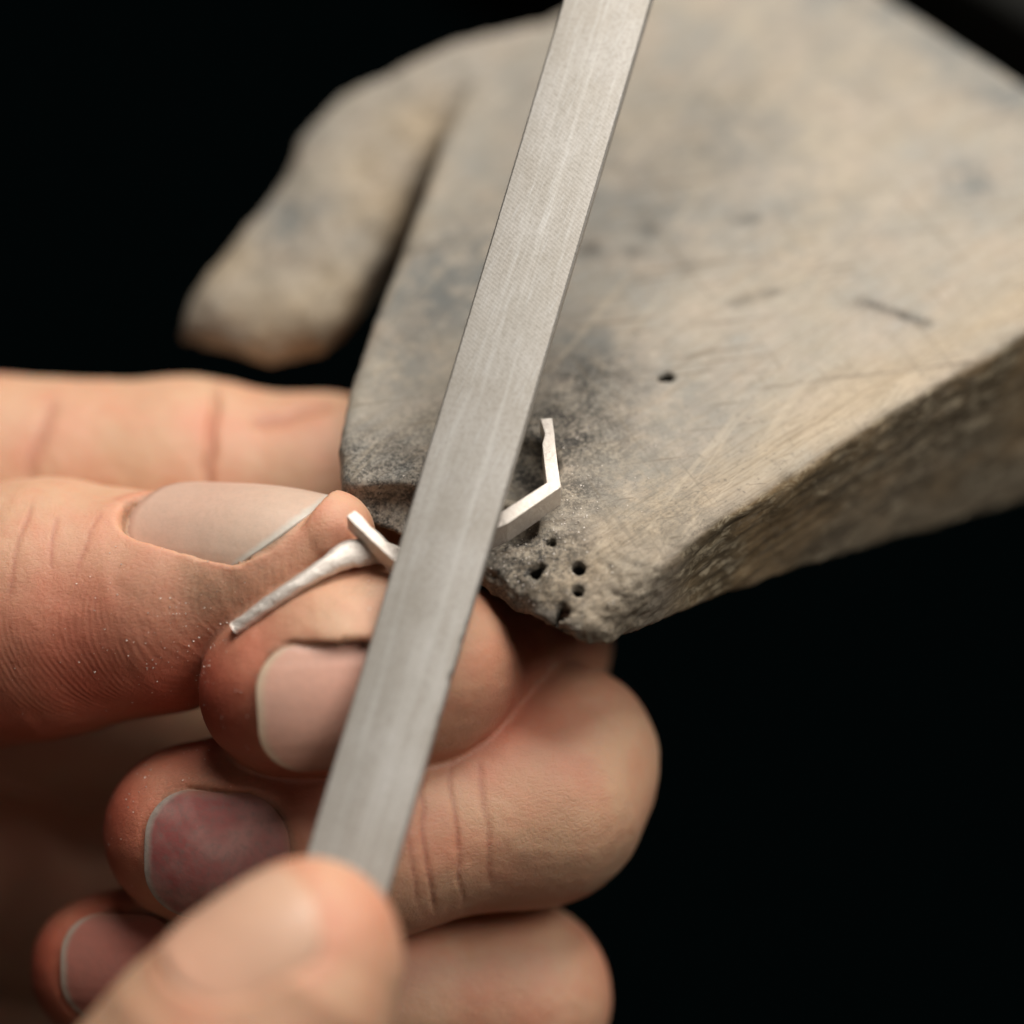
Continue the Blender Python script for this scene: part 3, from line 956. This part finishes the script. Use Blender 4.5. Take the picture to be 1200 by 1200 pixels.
# shank: a rounded bar swept from the bracket's corner down between thumb and forefinger
sh = [(490, 656, .6, .7, .7), (466, 652, 1.2, .85, .85), (443, 647, 1.8, 1.05, 1.0), (424, 647, 2.4, 1.2, 1.1), (404, 652, 3.0, 1.15, 1.05), (384, 663, 3.7, .86, .95), (360, 678, 4.0, .70, .9), (335, 694, 4.0, .66, .9), (310, 711, 3.7, .62, .9), (290, 726, 3.4, .60, .9), (275, 736, 3.2, .58, .85)]
C = np.array([V(a, b, c) for a, b, c, _, _ in sh]); RA = np.array([[d, e] for *_, d, e in sh])
tt = np.linspace(0, len(sh) - 1, 60)
i0 = np.clip(tt.astype(int), 0, len(sh) - 2); fr = (tt - i0)[:, None]


def cr(A):
    A = np.concatenate([[2 * A[0] - A[1]], A, [2 * A[-1] - A[-2]]])
    p0, p1, p2, p3 = A[i0], A[i0 + 1], A[i0 + 2], A[i0 + 3]
    return 0.5 * (2 * p1 + (p2 - p0) * fr + (2 * p0 - 5 * p1 + 4 * p2 - p3) * fr ** 2 + (3 * p1 - p0 - 3 * p2 + p3) * fr ** 3)


C, RA = cr(C), cr(RA)
T = np.gradient(C, axis=0); T /= np.linalg.norm(T, axis=1)[:, None]
sv = []
NS = 20
for i in range(len(C)):
    u = nrm(np.cross(T[i], (0, 0, 1))); w_ = np.cross(u, T[i])
    for j in range(NS):
        a = 2 * math.pi * j / NS
        ca, sa = math.cos(a), math.sin(a)
        ca = math.copysign(abs(ca) ** 0.7, ca); sa = math.copysign(abs(sa) ** 0.7, sa)
        dent = 1 + 0.05 * math.sin(i * 0.9 + j) * math.sin(i * 0.37)
        sv.append(C[i] + u * ca * RA[i, 0] * dent + w_ * sa * RA[i, 1] * dent)
sf = [(i * NS + j, (i + 1) * NS + j, (i + 1) * NS + (j + 1) % NS, i * NS + (j + 1) % NS)[::-1] for i in range(len(C) - 1) for j in range(NS)]
sf.append(tuple(range(NS))); sf.append(tuple((len(C) - 1) * NS + j for j in range(NS))[::-1])
shank_w = v2w(np.array(sv))
mesh_obj('shank', shank_w, sf, M_SILVER, parent=ring_o, origin=shank_w.mean(0))


# ------------------------------------------------------------------ metal filings dusting skin and wood
def flakes(name, label, pts, nrms, smin_, smax_):
    vv, fc = [], []
    for p, n in zip(pts, nrms):
        n = nrm(n); u = nrm(np.cross(n, rng.normal(size=3))); w_ = np.cross(n, u)
        r = rng.uniform(smin_, smax_); b = len(vv)
        for a in (0, 2.0, 4.1):
            vv.append(p + n * 0.03 + (u * math.cos(a) + w_ * math.sin(a)) * r * rng.uniform(.6, 1.3) + n * rng.uniform(-.03, .08))
        vv.append(p + n * r * 1.0 + (u * rng.normal() + w_ * rng.normal()) * .02)
        fc += [(b, b + 1, b + 3), (b + 1, b + 2, b + 3), (b + 2, b, b + 3), (b, b + 2, b + 1)]
    o = mesh_obj(name, np.array(vv), fc, M_SILVER, smooth=False, origin=np.array(vv).mean(0))
    tag(o, label, 'filings', kind='stuff')
    return o


def pick(v, N, spots, facing):
    P_, Q_ = [], []
    for px, py, z, r, k in spots:
        w = gauss(v, V(px, py, z), r) * (N @ np.array(facing) > 0.1)
        w = w / w.sum()
        ix = rng.choice(len(v), size=k, p=w)
        P_.append(v[ix]); Q_.append(N[ix])
    return np.concatenate(P_), np.concatenate(Q_)


p_, n_ = pick(hv, hN, [(180, 745, 1, 5, 70), (230, 730, 2, 4, 50), (160, 770, 0, 6, 40), (260, 810, 4, 5, 20), (135, 965, -3, 4, 26), (200, 900, -2, 5, 46), (300, 730, 3, 3, 12), (440, 720, 4, 3, 14), (60, 800, 0, 7, 14)], (0, 0, 1))
flakes('metal_filings', 'tiny bright silver filings dusted over the gripping hand', v2w(p_), np.array([v2w(x) for x in n_]), 0.03, 0.11)

pv = w2v(v0_pin); pn = w2v(n0_pin)
p_, n_ = pick(pv, pn, [(610, 632, 3, 3.0, 120), (655, 610, 2, 3.0, 80), (600, 665, 1, 3.5, 80), (640, 560, 0, 4, 60), (670, 690, 2, 4, 60), (440, 585, 0, 3, 30), (690, 540, 0, 6, 60)], (0, 0.6, 0.6))
flakes('metal_filings', 'tiny silver filings scattered on the wood around the ring bracket', v2w(p_), v2w(n_), 0.025, 0.10)
